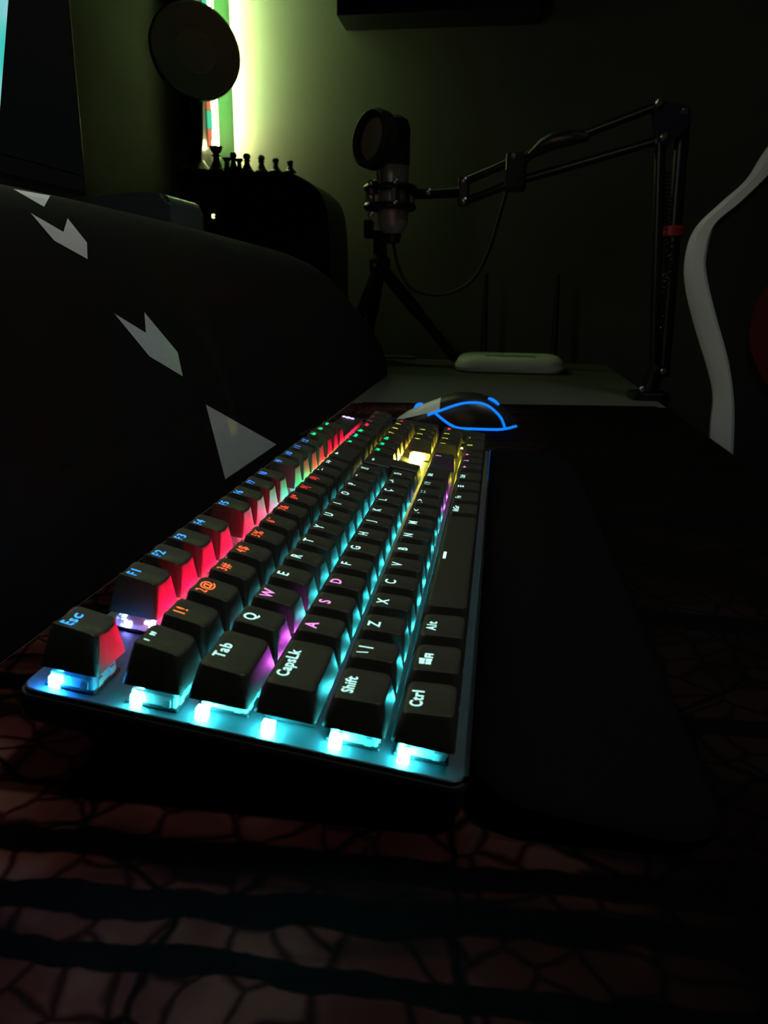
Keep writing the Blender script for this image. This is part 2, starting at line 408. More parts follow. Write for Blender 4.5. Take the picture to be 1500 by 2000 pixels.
keys = []   # (row, x centre in u, width u, text, size, legend colour, strength, led colour, led power)
def key(row, xc, wu, text, size, col=PALE, st=1.0, led=TEAL, lp=1.0, **kw): keys.append((row, xc, wu, text, size, col, st, led, lp, kw))
fcol = {i: BLUE for i in range(1, 13)}
key('F', 0.5, 1, 'Esc', 4.9, (0.04, 0.42, 1.0), 1.1, (0.02, 0.35, 1.0), 0.1)
fx = [2.5, 3.5, 4.5, 5.5, 7, 8, 9, 10, 11.5, 12.5, 13.5, 14.5]
for i, x in enumerate(fx):
    key('F', x, 1, 'F%d' % (i+1), 5.0, (0.03, 0.34, 1.0) if i < 6 else (0.03, 0.22, 1.0), 1.1, (0.45, 0.85, 0.80), 0.02 if i == 0 else 0.10)
for x, t in ((15.75, 'PrtSc'), (16.75, 'ScrLk'), (17.75, 'Pause')): key('F', x, 1, t, 3.4, GREEN, 1.1, (1.0, 0.1, 0.1), 0.5, weight=0.2)
nl = [("' \"", PALE), ('1!', (1.0, 0.24, 0.04)), ('2@', (1.0, 0.18, 0.04)), ('3#', (1.0, 0.13, 0.04)), ('4$', (1.0, 0.13, 0.03)), ('5%', (1.0, 0.11, 0.03)),
      ('6\u00a8', (1.0, 0.08, 0.03)), ('7&', (1.0, 0.07, 0.03)), ('8*', (1.0, 0.05, 0.02)), ('9(', (1.0, 0.03, 0.02)), ('0)', (1.0, 0.03, 0.03)), ('-_', PALE), ('=+', PALE)]
# light that shines up between the number row and the function row
nled = [TEAL, HOT, HOT, HOT, HOT, HOT, HOT, HOT, (1.0, 0.01, 0.07), (1.0, 0.10, 0.22), (0.55, 0.42, 0.58), (0.06, 0.66, 0.55), (0.01, 0.78, 0.30)]
npow = [0.2, 0.5, 2.8, 2.8, 2.8, 1.7, 2.3, 2.5, 2.0, 1.4, 1.0, 1.3, 1.6]
for i, (t, c_) in enumerate(nl):
    key('N', 0.5+i, 1, t, 5.2 if i else 5.6, c_, 1.0, nled[i], npow[i])
key('N', 14, 2, 'BKSP', 5, PALE, 1.0, (0.10, 0.85, 0.22), 1.6, dx=-5)
for x, t, l in ((15.75, 'Ins', 0), (16.75, 'Home', 1), (17.75, 'PgUp', 2)): key('N', x, 1, t, 3.6, GREEN, 1.1, HOT, 1.0, weight=0.2)
for x, t in ((19, 'Num'), (20, '/'), (21, '*'), (22, '-')): key('N', x, 1, t, 4.0, (1.0, 0.03, 0.08), 1.0, HOT, 1.5, weight=0.2)
key('Q', 0.75, 1.5, 'Tab', 4.9, PALE)
for i, t in enumerate('QWERTYUIOP'): key('Q', 2+i, 1, t, 5.8, PINK if t == 'W' else PALE, 1.0, TEAL, 0.12)
key('Q', 12, 1, '\u00b4`', 5.4, PALE, 1.0, TEAL, 0.3); key('Q', 13, 1, '[{', 4.6, PALE, 1.0, TEAL, 0.3)
for x, t in ((15.75, 'Del'), (16.75, 'End'), (17.75, 'PgDn')): key('Q', x, 1, t, 3.6, GREEN, 1.1, (0.5, 0.5, 0.2), 0.2, weight=0.2)
for x, t in ((19, '7'), (20, '8'), (21, '9')): key('Q', x, 1, t, 5.6, YEL, 1.0, YEL, 0.3)
key('A', 0.875, 1.75, 'CapsLk', 4.9, PALE)
for i, t in enumerate('ASDFGHJKL\u00c7'):
    key('A', 2.25+i, 1, t, 5.8, PINK if t in 'ASD' else PALE, 1.0, MAG if t in 'AS' else TEAL, 0.9 if t in 'AS' else 0.45)
key('A', 12.25, 1, '~^', 5.0, PALE, 1.0, TEAL, 0.5); key('A', 13.25, 1, ']}', 4.6, PALE, 1.0, TEAL, 0.5)
for x, t in ((19, '4'), (20, '5'), (21, '6')): key('A', x, 1, t, 5.6, YEL, 1.0, (1.0, 0.75, 0.05), 1.2)
key('Z', 0.625, 1.25, 'Shift', 4.6, PALE)
for i, t in enumerate(['\\ |', 'Z', 'X', 'C', 'V', 'B', 'N', 'M', ', <', '. >', '; :', '/ ?']):
    key('Z', 1.75+i, 1, t, 5.8 if len(t) == 1 else 4.8, PALE, 1.0, TEAL, 0.55)
key('Z', 14.125, 1.75, 'Shift', 4.2, PALE, 1.0, MAG, 0.12, dx=-6)
key('Z', 16.75, 1, 'UP', 5, (1.0, 0.25, 0.7), 1.0, YEL, 0.5)
for x, t in ((19, '1'), (20, '2'), (21, '3')): key('Z', x, 1, t, 5.6, YEL, 1.0, (1.0, 0.85, 0.05), 1.8)
key('C', 0.625, 1.25, 'Ctrl', 4.9, PALE, 1.0, TEAL, 1.0); key('C', 1.875, 1.25, 'WIN', 5, PALE, 1.0, TEAL, 0.6); key('C', 3.125, 1.25, 'Alt', 4.6, PALE, 1.0, TEAL, 0.6)
key('C', 6.875, 6.25, 'SPACE', 5, PALE, 1.3, TEAL, 0.5)
for x, t in ((10.625, 'AltGr'), (11.875, 'Fn'), (13.125, 'MENU'), (14.375, 'Ctrl')):
    key('C', x, 1.25, t, 4.2, PALE, 1.0, TEAL if x < 12 else MAG, 0.6 if x < 12 else 1.0)
for x, t in ((15.75, 'LEFT'), (16.75, 'DOWN'), (17.75, 'RIGHT')): key('C', x, 1, t, 5, (1.0, 0.25, 0.7), 1.0, (1.0, 0.85, 0.05) if x > 16 else MAG, 0.8 if x > 16 else 0.08)
key('C', 19.5, 2, '0', 5.6, YEL, 1.0, YEL, 1.2); key('C', 21, 1, '.', 8, YEL, 1.0, YEL, 0.6)

cap_cache = {}
def led(x, y, col, power, zb=1.0, sx=1.5, sy=1.0):
    bm = bmesh.new()
    if zb <= 1.0:      # flat diode whose lens looks straight up
        box(bm, x-sx, x+sx, y-sy, y+sy, 0, zb-0.05); base_ = kobj('led', bm, M['case'])
        bm = bmesh.new(); bm.faces.new([bm.verts.new((x+a*(sx-0.2), y+b*(sy-0.1), zb)) for a, b in ((-1, -1), (1, -1), (1, 1), (-1, 1))])
        obj('lens', bm, emat(col, L_TEAL*power*1.5, 'led'), base_, world=False)
    else:
        box(bm, x-sx, x+sx, y-sy, y+sy, 0, zb); kobj('led', bm, emat(col, L_TEAL*power, 'led'))
def switch(x, y, col):
    bm = bmesh.new(); box(bm, x-7.7, x+7.7, y-7.7, y+7.7, 0, 1.0, 0.4, 1)
    s = kobj('switch', bm, M['case'])
    bm = bmesh.new()
    A_ = [bm.verts.new((x+a, y+b, 1.0)) for a, b in rrect(6.9, 6.9, 0.8, 2, 1)]
    B_ = [bm.verts.new((x+a, y+b, 3.9)) for a, b in rrect(6.6, 6.6, 0.8, 2, 1)]
    D_ = [bm.verts.new((x+a, y+b, 6.0)) for a, b in rrect(4.9, 4.9, 0.8, 2, 1)]
    m_ = len(A_)
    for P_, Q_ in ((A_, B_), (B_, D_)):
        for i in range(m_): bm.faces.new((P_[i], P_[(i+1) % m_], Q_[(i+1) % m_], Q_[i]))
    bm.faces.new(A_[::-1]); bm.faces.new(D_)
    # moulded notches on the housing
    for dy in (-4.2, 4.2): box(bm, x-7.3, x-6.5, y+dy-1.0, y+dy+1.0, 1.0, 3.3)
    for dx in (-3.5, 3.5): box(bm, x+dx-1.2, x+dx+1.2, y-7.3, y-6.5, 1.0, 3.6)
    obj('housing', bm, M['switch'], s, world=False)
    bm = bmesh.new(); box(bm, x-1.2, x+1.2, y-3, y+3, 5.5, 9.5); box(bm, x-3, x+3, y-1.2, y+1.2, 5.5, 9.5)
    obj('stem', bm, M['stem'], s, world=False)

for row, xc, wu, text, size, col, st, lc, lp, kw in keys:
    k_ = (row, wu)
    if k_ not in cap_cache:
        bm, tx, ty, sy = cap_mesh(row, wu)
        o = kobj('keycap', bm, M['cap'], smooth=True); cap_cache[k_] = (o.data, tx, ty, sy)
    else:
        o = bpy.data.objects.new('keycap', cap_cache[k_][0]); C.objects.link(o); o.parent = kb
    me_, tx, ty, sy = cap_cache[k_]
    o.location = (xc*U*S, ROWY[row]*S, 0)
    legend(text, size, row, xc, tx, ty, sy, col, st, o, dx=kw.get('dx', 0), weight=kw.get('weight', 0.09))
    y_led = ROWY[row]+5.6
    if wu < 1.1 or xc > 10 or row in 'F': led(xc*U, y_led, lc, lp)
    if xc < 1.0 or (row == 'F' and xc < 18) or (row == 'A' and xc == 19):
        switch(xc*U, ROWY[row], lc)
    if wu >= 1.2 and xc < 10 and wu < 3:
        led(xc*U, y_led, lc, lp)
    if text == 'SPACE':
        for dx in (-45, -20, 0, 22, 47): led(xc*U+dx, y_led, lc, lp)
# visible diode at the left of each switch of the first column, and the ones under the function keys
for row, col_, pw in (('F', (0.01, 0.28, 1.0), 2.0), ('N', TEAL, 0.8), ('Q', TEAL, 0.6), ('A', TEAL, 0.9), ('Z', TEAL, 0.6), ('C', TEAL, 0.6)):
    led(3.0, ROWY[row]+4.6, col_, pw*0.62, 3.0, 1.2, 1.6)
led(2.5*U-5.5, ROWY['F']+3.0, (0.25, 0.25, 1.0), 1.2, 2.2, 1.2, 1.6)
led(2.5*U-4, ROWY['F']-4.5, (0.8, 0.35, 0.9), 0.6, 2.2, 1.2, 1.6)
led(0.50*U, 90.8, HOT, 9.0, 0.8, 2.5, 0.5)
led(19*U-7.0, ROWY['A']+1.5, (1.0, 0.85, 0.10), 0.6, 4.0, 1.4, 4.5)
led(14.9*U, 90.5, (1.0, 0.10, 0.08), 0.25)
# the tall stepped enter key
zq = topz('Q', 0, 0, 10, 8)
bm = bmesh.new()
def enter_ring(inset, zf):
    y1 = ROWY['Q']+U/2-0.85-inset; ym = ROWY['Q']-U/2+0.85+inset*0.6-1.7; y0 = ROWY['A']-U/2+0.85+inset
    xa = 13.5*U+0.85+inset*1.3; xb = 13.75*U+0.85+inset*1.3; x1_ = 15*U-0.85-inset*1.3
    pts = [(x1_, y0), (x1_, ym), (x1_, y1), (xa, y1), (xa, ym), (xb, ym), (xb, y0)]
    return [bm.verts.new((x, y, zf(x, y))) for x, y in pts]
E_ = [enter_ring(0.5, lambda x, y: SKIRT), enter_ring(0, lambda x, y: SKIRT), enter_ring(1.9, lambda x, y: 14.3+0.05*(y-ROWY['A'])), enter_ring(2.4, lambda x, y: 14.8+0.05*(y-ROWY['A']))]
for a, b in zip(E_, E_[1:]):
    for i in range(7): bm.faces.new((a[i], a[(i+1) % 7], b[(i+1) % 7], b[i]))
bm.faces.new(E_[0][::-1]); bm.faces.new(E_[-1])
for v in bm.verts: v.co.x -= 14.3*U; v.co.y -= ROWY['Q']
ek = kobj('keycap', bm, M['cap']); ek.location = (14.3*U*S, ROWY['Q']*S, 0)
t = poly_bm(GLYPH['ENTER'])
for v in t.verts: v.co = Vector((v.co.x-2.0, v.co.y+3.0, 15.9))
obj('legend', t, emat(PALE, 1.0, 'legend'), ek, world=False)
led(14.4*U, ROWY['A']+5, TEAL, 0.5)
# tall plus and enter keys of the number pad
for yc, t_ in ((ROWY['Q']-U/2, '+'), (ROWY['Z']-U/2, 'Enter')):
    bm, tx, ty, sy = cap_mesh('A', 1, 2.0); o = kobj('keycap', bm, M['cap'], smooth=True); o.location = (22*U*S, yc*S, 0)
    legend(t_, 5.5 if t_ == '+' else 3.6, 'A', 22, tx, ty, sy, (1.0, 0.03, 0.05), 1.2, o, dy=13, weight=0.25)
    led(22*U, yc, (1.0, 0.5, 0.05), 1.0)
# indicator block above the number pad
bm = bmesh.new(); box(bm, 18.55*U, 22.45*U, 100.5, 118, 0, 9.5, 1.0); ib = kobj('indicator_panel', bm, M['case'])
for i, (dx, r) in enumerate(((2, 1.5), (8, 2.2), (14, 1.5))):
    bm = bmesh.new(); lathe(bm, (22.0*U-0.2*dx+2, 115.5-dx*0.62+1, 9.4), [(r, 0), (r, 0.5), (r*0.7, 0.8)], 12)
    obj('indicator_light', bm, emat((0.55, 0.40, 1.0), 2.2, 'indicator'), ib, world=False)
bm = bmesh.new(); box(bm, 18.8*U, 19.25*U, 108, 111, 9.4, 9.9, 0.2); obj('indicator_light', bm, emat((0.25, 0.2, 1.0), 1.6, 'indicator'), ib, world=False)
for dx in (18.9, 20, 21.2): led(dx*U, 97.5, HOT, 0.35)

# ------------------------------------------------------------------ wrist rest against the front of the keyboard
wr = root('wrist_rest', (0, 0, 0), 'flat black wrist rest along the front edge of the keyboard', 'wrist rest', rot=(KA, 0, 0))
bm = bmesh.new(); rings = []
xa, xb, ya, yb = -1, 470, -77, -6.8
cxr, cyr, hxr, hyr = (xa+xb)/2, (ya+yb)/2, (xb-xa)/2, (yb-ya)/2
def zbot(y): return (-15.6-y*math.sin(KA))/math.cos(KA)+0.15
for g, zz, r in ((-2, None, 18), (0, -7.5, 20), (0, -4.0, 20), (-2.0, -2.0, 19), (-5, -1.6, 17)):
    pr = rrect(hxr+g, hyr+g, r, 8, 2, cxr, cyr)
    pr = [(x, min(y, yb) if True else y) for x, y in pr]
    rings.append([bm.verts.new((x, y, zbot(y) if zz is None else max(zz, zbot(y)+0.5))) for x, y in pr])
m_ = len(rings[0])
for P_, Q_ in zip(rings, rings[1:]):
    for i in range(m_): bm.faces.new((P_[i], P_[(i+1) % m_], Q_[(i+1) % m_], Q_[i]))
bm.faces.new(rings[0][::-1]); bm.faces.new(rings[-1])
obj('cushion', bm, M['rest'], wr, smooth=True, world=False)

# ------------------------------------------------------------------ mouse
mc = Vector((628, 18, -15.6))
mouse = root('mouse', mc, 'black gaming mouse with glowing blue outline beyond the keyboard', 'mouse')
def mouse_point(u, th):
    # u 0 nose(+y) .. 1 tail(-y); th 0..pi across
    L = 126; y = 78 - u*L
    hw = 31*(max(0.0, math.sin(PI*min(1, (u*0.90+0.065))))**0.36)*(1-0.10*math.exp(-((u-0.42)/0.16)**2))
    T = ((0, 5), (0.1, 14), (0.23, 22), (0.4, 31), (0.5, 34.5), (0.6, 35.5), (0.7, 34), (0.8, 29), (0.89, 21), (0.96, 13), (1.0, 7))
    h = next(a[1]+(b[1]-a[1])*(u-a[0])/(b[0]-a[0]) for a, b in zip(T, T[1:]) if a[0] <= u <= b[0]+1e-9)
    cx_ = math.cos(th); sx_ = math.sin(th)
    x = -hw*(abs(cx_)**0.75)*(1 if cx_ > 0 else -1); z = h*(sx_**0.7)
    return Vector((x, y, z+1.0))
bm = bmesh.new(); NU, NT = 36, 22; g = []
for i in range(NU+1):
    g.append([bm.verts.new(mc+mouse_point(i/NU, PI*j/NT)) for j in range(NT+1)])
for i in range(NU):
    for j in range(NT): bm.faces.new((g[i][j], g[i+1][j], g[i+1][j+1], g[i][j+1]))
bm.faces.new([g[0][j] for j in range(NT+1)]); bm.faces.new([g[NU][j] for j in range(NT, -1, -1)])
bm.faces.new([g[i][0] for i in range(NU, -1, -1)]+[g[i][NT] for i in range(NU+1)])
bmesh.ops.recalc_face_normals(bm, faces=bm.faces[:])
mt = BVHTree.FromBMesh(bm)
obj('shell', bm, M['black'], mouse, smooth=True)
def drape(pixels, x0, n=6):
    out = []
    pts = catmull([Vector((p[0], p[1], 0)) for p in pixels], n)
    for p in pts:
        q = atX(p.x, p.y, x0)
        h = mt.ray_cast(Vector((x0-100, q.y, q.z)), Vector((1, 0, 0)))
        if h[0] is not None: q = atX(p.x, p.y, h[0].x)
        h = mt.find_nearest(q)
        out.append(h[0]+h[1]*0.2 if h[0] is not None else q)
    return out
c8 = lambda L: [(770+x/5, 750+y/5) for x, y in L]
BLUEG = emit('mouse_glow', (0.0, 0.17, 1.0), 1.4)
for pts in (c8([(325, 305), (450, 262), (600, 210), (720, 188), (850, 195), (950, 245), (1040, 335), (1080, 430)]),
            c8([(405, 290), (480, 352), (560, 405), (640, 432), (800, 440), (1000, 445), (1100, 435), (1180, 412)])):
    bm = bmesh.new(); tube(bm, drape(pts, 600), 1.35, 8); obj('light_line', bm, BLUEG, mouse, smooth=True)
def crest(u): p_ = mouse_point(u, PI/2); return mc+p_
bm = bmesh.new(); lathe(bm, crest(0.19)+Vector((-4.5, 0, -3.5)), [(4, 0), (6.5, 1.5), (6.5, 5.5), (4, 7)], 20, (1, 0, 0)); obj('scroll_wheel', bm, BLUEG, mouse, smooth=True)
bm = bmesh.new(); tube(bm, [crest(u_)+Vector((-9, 0, 0.0)) for u_ in (0.76, 0.79, 0.82, 0.85)], [1.2, 2.2, 2.2, 1.2], 8); obj('logo_light', bm, BLUEG, mouse, smooth=True)
bm = bmesh.new()   # pale button plate at the nose
gg = [[bm.verts.new(mc+mouse_point(0.01+0.36*i/8, PI*(0.16+0.29*j/6))*1.0+Vector((0, 0, 0.9))) for j in range(7)] for i in range(9)]
for i in range(8):
    for j in range(6): bm.faces.new((gg[i][j], gg[i+1][j], gg[i+1][j+1], gg[i][j+1]))
obj('button', bm, mat('pale_grey_button', (0.75, 0.77, 0.70), 0.35), mouse, smooth=True)
bm = bmesh.new(); tube(bm, catmull([mc+Vector((0, 76, 5)), (615, 140, -12), (560, 172, -13), (520, 178, -13)], 8), 1.7, 8); obj('cable', bm, M['matt'], mouse, smooth=True)

# ------------------------------------------------------------------ long black cover with chevrons behind the keyboard
sil = [(-120, 234, 168.5), (0, 236, 169.5), (240, 238, 170), (400, 238, 168)]
for px, py, y in ((500, 480, 236), (545, 493, 232), (590, 512, 226), (625, 535, 216), (655, 562, 206), (690, 600, 196), (722, 640, 188), (745, 675, 182)):
    p = atY(px, py, y); sil.append((p.x, y, p.z))
sil.append((1112, 180, 5))
sil.append((1118, 181, -8))
def cover_sect(X):
    for (x0, y0, z0), (x1, y1, z1) in zip(sil, sil[1:]):
        if x0 <= X <= x1:
            t = (X-x0)/(x1-x0); return y0+(y1-y0)*t, z0+(z1-z0)*t
    return sil[-1][1], sil[-1][2]
def cover_pt(X, th, lift=0.0):
    yr, zr = cover_sect(X); yf = min(178.0, yr-1); h = zr+17.0
    a = yr-yf
    c_, s_ = math.cos(th), math.sin(th)
    if th <= PI/2: y = yr-(a+lift)*max(0, c_)**0.9; z = -17.0+(h+lift)*s_**0.95
    else: y = yr+(a*0.95+2)*abs(c_)**0.8; z = -17.0+h*max(0.0, s_)**0.9
    return Vector((X, y, z))
cover = root('printed_cover', (400, 235, -18), 'long rounded black cover with grey chevron print lying behind the keyboard', 'cover')
bm = bmesh.new(); xs = []
X = -120.0
while X < 1112: xs.append(X); X += 18 if X < 450 else 12
xs.append(1112.0)
NTc = 40; g = [[bm.verts.new(cover_pt(X, PI*j/NTc)) for j in range(NTc+1)] for X in xs]
for i in range(len(xs)-1):
    for j in range(NTc): bm.faces.new((g[i][j], g[i+1][j], g[i+1][j+1], g[i][j+1]))
    bm.faces.new((g[i][0], g[i][NTc], g[i+1][NTc], g[i+1][0]))
bm.faces.new(g[0]); bm.faces.new(g[-1][::-1])
bmesh.ops.recalc_face_normals(bm, faces=bm.faces[:])
ct = BVHTree.FromBMesh(bm)
obj('shell', bm, M['cover'], cover, smooth=True)
def decal(pix):
    poly = [Vector((x, y, 0)) for x, y in pix]
    t = bmesh.new(); f = t.faces.new([t.verts.new(p) for p in poly]); bmesh.ops.triangulate(t, faces=[f])
    for _ in range(4): bmesh.ops.subdivide_edges(t, edges=t.edges[:], cuts=1, use_grid_fill=True)
    ok = True
    for v in t.verts:
        d = ray(v.co.x, v.co.y).normalized(); h = ct.ray_cast(CW, d)
        if h[0] is None:
            q = atY(v.co.x, v.co.y, 232); h = ct.find_nearest(q)
        v.co = h[0]-ray(750, 900).normalized()*0.0 - (h[0]-CW).normalized()*0.8
    return t
for pix in ([(402, 790), (540, 868), (440, 936)],
            [(223, 612), (285, 650), (282, 610), (347, 688), (357, 735), (292, 696)],
            [(60, 416), (124, 453), (171, 506), (106, 470)],
            [(26, 369), (98, 382), (86, 404)]):
    t_ = decal(pix)
    if pix[0] == (60, 416): merge(t_, decal([(124, 453), (132, 426), (170, 474), (171, 506)]))
    obj('chevron', t_, M['print'], cover)

# ------------------------------------------------------------------ monitor behind the cover
YM = 306.0
mr_ = atY(157, 200, YM); mb = atY(0, 345, YM)
mon = root('monitor', (mr_.x-330, YM+60, -18), 'large dark monitor standing behind the chevron cover', 'monitor')
xr, zb_ = mr_.x, mb.z
xl = xr-560
bm = bmesh.new(); box(bm, xl, xr, YM, YM+28, zb_, zb_+370, 3); obj('frame', bm, M['black'], mon)
bm = bmesh.new(); box(bm, xl+9, xr-9, YM-0.6, YM+2, zb_+14, zb_+361); obj('screen', bm, M['screen'], mon)
a = atY(13, -2, YM); b = atY(0, 165, YM)
sl = (a.x-b.x)/(a.z-b.z)
z0, z1 = zb_+20, zb_+350
e0 = b.x+(z0-b.z)*sl; e1 = b.x+(z1-b.z)*sl
xp = 25.0
bm = bmesh.new(); prism(bm, [(e0-45, z0), (e0, z0), (e1, z1), (e1-45, z1)], 0, 'y', YM-1.2, YM-0.5)
def picture_material():
    m = emit('lit_picture', (0.35, 0.9, 1.0), L_SCREEN); nt = m.node_tree; b_ = nt.nodes['Principled BSDF']
    tc = nt.nodes.new('ShaderNodeTexCoord'); n_ = nt.nodes.new('ShaderNodeTexNoise'); n_.inputs['Scale'].default_value = 16
    r = nt.nodes.new('ShaderNodeValToRGB'); e = r.color_ramp.elements
    e[0].position = 0.35; e[0].color = (0.05, 0.75, 0.65, 1); e[1].position = 0.6; e[1].color = (0.55, 0.85, 1.0, 1)
    nt.links.new(tc.outputs['Object'], n_.inputs['Vector']); nt.links.new(n_.outputs['Fac'], r.inputs[0]); nt.links.new(r.outputs[0], b_.inputs['Emission Color'])
    return m
obj('lit_picture', bm, picture_material(), mon)
bm = bmesh.new(); prism(bm, [(xp, z0), (e0-46, z0), (e1-46, z1), (xp, z1)], 0, 'y', YM-1.2, YM-0.5)
obj('added_screen_fill', bm, emit('added_screen_fill', (1.0, 0.93, 0.78), L_SCREEN_FILL), mon)  # glowing area added on the screen's out-of-view side to light desk and cover
bm = bmesh.new(); box(bm, xl+285, xl+335, YM+28, YM+50, -10, zb_+200, 3); obj('stand_neck', bm, M['blackmetal'], mon)
bm = bmesh.new(); box(bm, xl+190, xl+430, YM+5, YM+170, -18, -10, 3); obj('stand_base', bm, M['blackmetal'], mon)

# ------------------------------------------------------------------ rounded lid between the cover and the box
BX = 1250.0
pts = [atX(188, 392, 700), atX(255, 376, 700), atX(318, 378, 700), atX(333, 410, 700)]
lid = root('rounded_case', (740, pts[0].y-60, -18), 'low dark grey case with rounded shoulder left of the black box', 'case')
prof = [(p.y, p.z) for p in catmull([Vector((0, q.y, q.z)) for q in [atX(150, 402, 700), atX(188, 384, 700), atX(255, 376, 700), atX(310, 377, 700), atX(328, 388, 700), atX(333, 412, 700)]], 4)]
prof += [(prof[-1][0], -18), (prof[0][0], -18)]
bm = bmesh.new(); prism(bm, prof, 0, 'x', 700, 800); bmesh.ops.bevel(bm, geom=[e for e in bm.edges if abs(e.verts[0].co.x-e.verts[1].co.x) < 0.1], offset=5, segments=2, affect='EDGES')
obj('body', bm, mat('dark_grey_plastic', (0.07, 0.08, 0.08), 0.35, noise=0.1), lid, smooth=True)
bm = bmesh.new(); box(bm, 697, 699.8, prof[6][0]-30, prof[6][0]+30, 40, 44, 0.5); obj('seam', bm, M['matt'], lid)

# ------------------------------------------------------------------ black box with rounded right shoulder
p = [atX(336, 337, BX), atX(565, 335, BX), atX(602, 355, BX), atX(628, 382, BX), atX(640, 425, BX), atX(645, 500, BX)]
eb = root('equipment_box', (BX+90, (p[0].y+p[-1].y)/2, -18), 'big black box with rounded right shoulder and lit power light in the far corner', 'box')
prof = [(p[0].y, -18), (p[0].y, p[0].z)] + [(q.y, q.z) for q in catmull([p[1], p[2], p[3], p[4], p[5]], 5)] + [(p[5].y-1, -18)]
prof = [(min(y, 596), z) for y, z in prof]
bm = bmesh.new(); prism(bm, prof, 0, 'x', BX, BX+170)
bmesh.ops.bevel(bm, geom=[e for e in bm.edges if abs(e.verts[0].co.x-e.verts[1].co.x) < 0.1], offset=3, segments=2, affect='EDGES')
obj('body', bm, M['black'], eb, smooth=True)
q = atX(416, 422, BX-2)
bm = bmesh.new(); lathe(bm, (BX+0.3, q.y, q.z), [(4.2, 0), (3.9, 1.6), (2.5, 2.4)], 12, (-1, 0, 0)); obj('power_light', bm, emit('power_light', (0.85, 1.0, 0.45), 2.0), eb)
bm = bmesh.new(); box(bm, BX-2.0, BX+1, q.y-60, q.y+35, q.z-2, q.z+1.5, 0.5); obj('front_slot', bm, M['rim'], eb)
boxtop = p[0].z

# ------------------------------------------------------------------ chess pieces on the box
def chess(px, h, w, col, label, kind='pawn'):
    w *= 1.35
    X_ = 1263.0
    b = atX(px, 336, X_); zt = boxtop+0.2
    prof = [(w, 0), (w, h*0.10), (w*0.72, h*0.20), (w*0.42, h*0.42), (w*0.34, h*0.58), (w*0.60, h*0.62), (w*0.36, h*0.68)]
    if kind == 'pawn': prof += [(w*0.52, h*0.76), (w*0.55, h*0.85), (w*0.38, h*0.96), (w*0.05, h)]
    else: prof += [(w*0.62, h*0.82), (w*0.75, h*0.95), (w*0.45, h*0.96), (w*0.40, h*0.90)]
    r = root('chess_piece', (X_, b.y, zt), label, 'chess piece', 'chess pieces on the black box')
    cut = 7
    bm = bmesh.new(); lathe(bm, (X_, b.y, zt), prof[:cut], 18); obj('base', bm, col, r, smooth=True)
    bm = bmesh.new(); lathe(bm, (X_, b.y, zt), prof[cut-1:], 18); obj('head', bm, col, r, smooth=True)
dk = mat('dark_chess_wood', (0.03, 0.015, 0.01), 0.4, noise=0.4); lt = mat('pale_chess_wood', (0.25, 0.2, 0.12), 0.4, noise=0.3)
chess(398, 17, 6, dk, 'small dark chess piece tight against the lamp post')
chess(424, 47, 12, dk, 'tallest chess piece, a wide dark tower at the foot of the light strip', 'rook')
chess(444, 27, 8.5, dk, 'short dark chess piece between the tall tower and the first pawn', 'rook')
chess(457, 36, 8.5, dk, 'tall dark pawn just right of the light strip')
chess(468, 25, 7, dk, 'short dark chess piece hugging the tall pawn', 'rook')
chess(483, 33, 9.5, dk, 'dark pawn third from the right end of the box top, wide at the foot')
chess(511, 30, 9, lt, 'paler pawn standing in the middle of the row')
chess(539, 25, 8.5, dk, 'dark pawn second from the rounded shoulder of the box')
chess(567, 21, 8, dk, 'last and smallest pawn beside the rounded shoulder')

# ------------------------------------------------------------------ round dish lamp on a post
DX = 1230.0
c0 = atX(384, 97, DX)
lamp = root('desk_lamp', (DX+30, atX(378, 335, DX).y, boxtop), 'unlit lamp with round grey dish head on dark post on the black box', 'lamp')
scale = (DX-CW.x)/F_PX
ax = Vector((-0.80, -0.60, 0.10)).normalized()
R_ = 80*scale*1.0
bm = bmesh.new(); lathe(bm, c0, [(0.1, 7), (R_*0.5, 6.5), (R_*0.88, 3), (R_*0.965, 0), (R_, 1.0), (R_, 8), (0.1, 9)], 48, -ax)
obj('lamp_head', bm, M['grey'], lamp, smooth=True)
bm = bmesh.new(); lathe(bm, c0, [(R_*0.9, 9.5), (R_*1.01, 8), (R_*1.03, 3), (R_*1.04, 9), (R_*0.6, 17), (R_*0.2, 21)], 48, -ax); obj('lamp_back', bm, M['black'], lamp, smooth=True)
bm = bmesh.new(); lathe(bm, c0, [(0.1, 1.0), (R_*0.25, 1.6), (R_*0.44, 4), (R_*0.48, 7.5), (0.1, 8)], 32, -ax); obj('diffuser', bm, mat('dull_diffuser', (0.9, 0.95, 0.9), 0.5), lamp, smooth=True)
pp = [atX(386, 150, DX+22), atX(384, 215, DX+22), atX(384, 270, DX+22), atX(379, 318, DX+22)]
pp.append(Vector((pp[-1].x, pp[-1].y, boxtop+1)))
bm = bmesh.new(); tube(bm, catmull(pp, 5), [12 if i < 12 else 12+(i-12)*0.9 for i in range(21)], 14); obj('post', bm, M['black'], lamp, smooth=True)
bm = bmesh.new(); lathe(bm, (DX+30, pp[-1].y, boxtop), [(30, 0), (30, 4), (22, 12), (14, 22)], 24); obj('base', bm, M['black'], lamp, smooth=True)

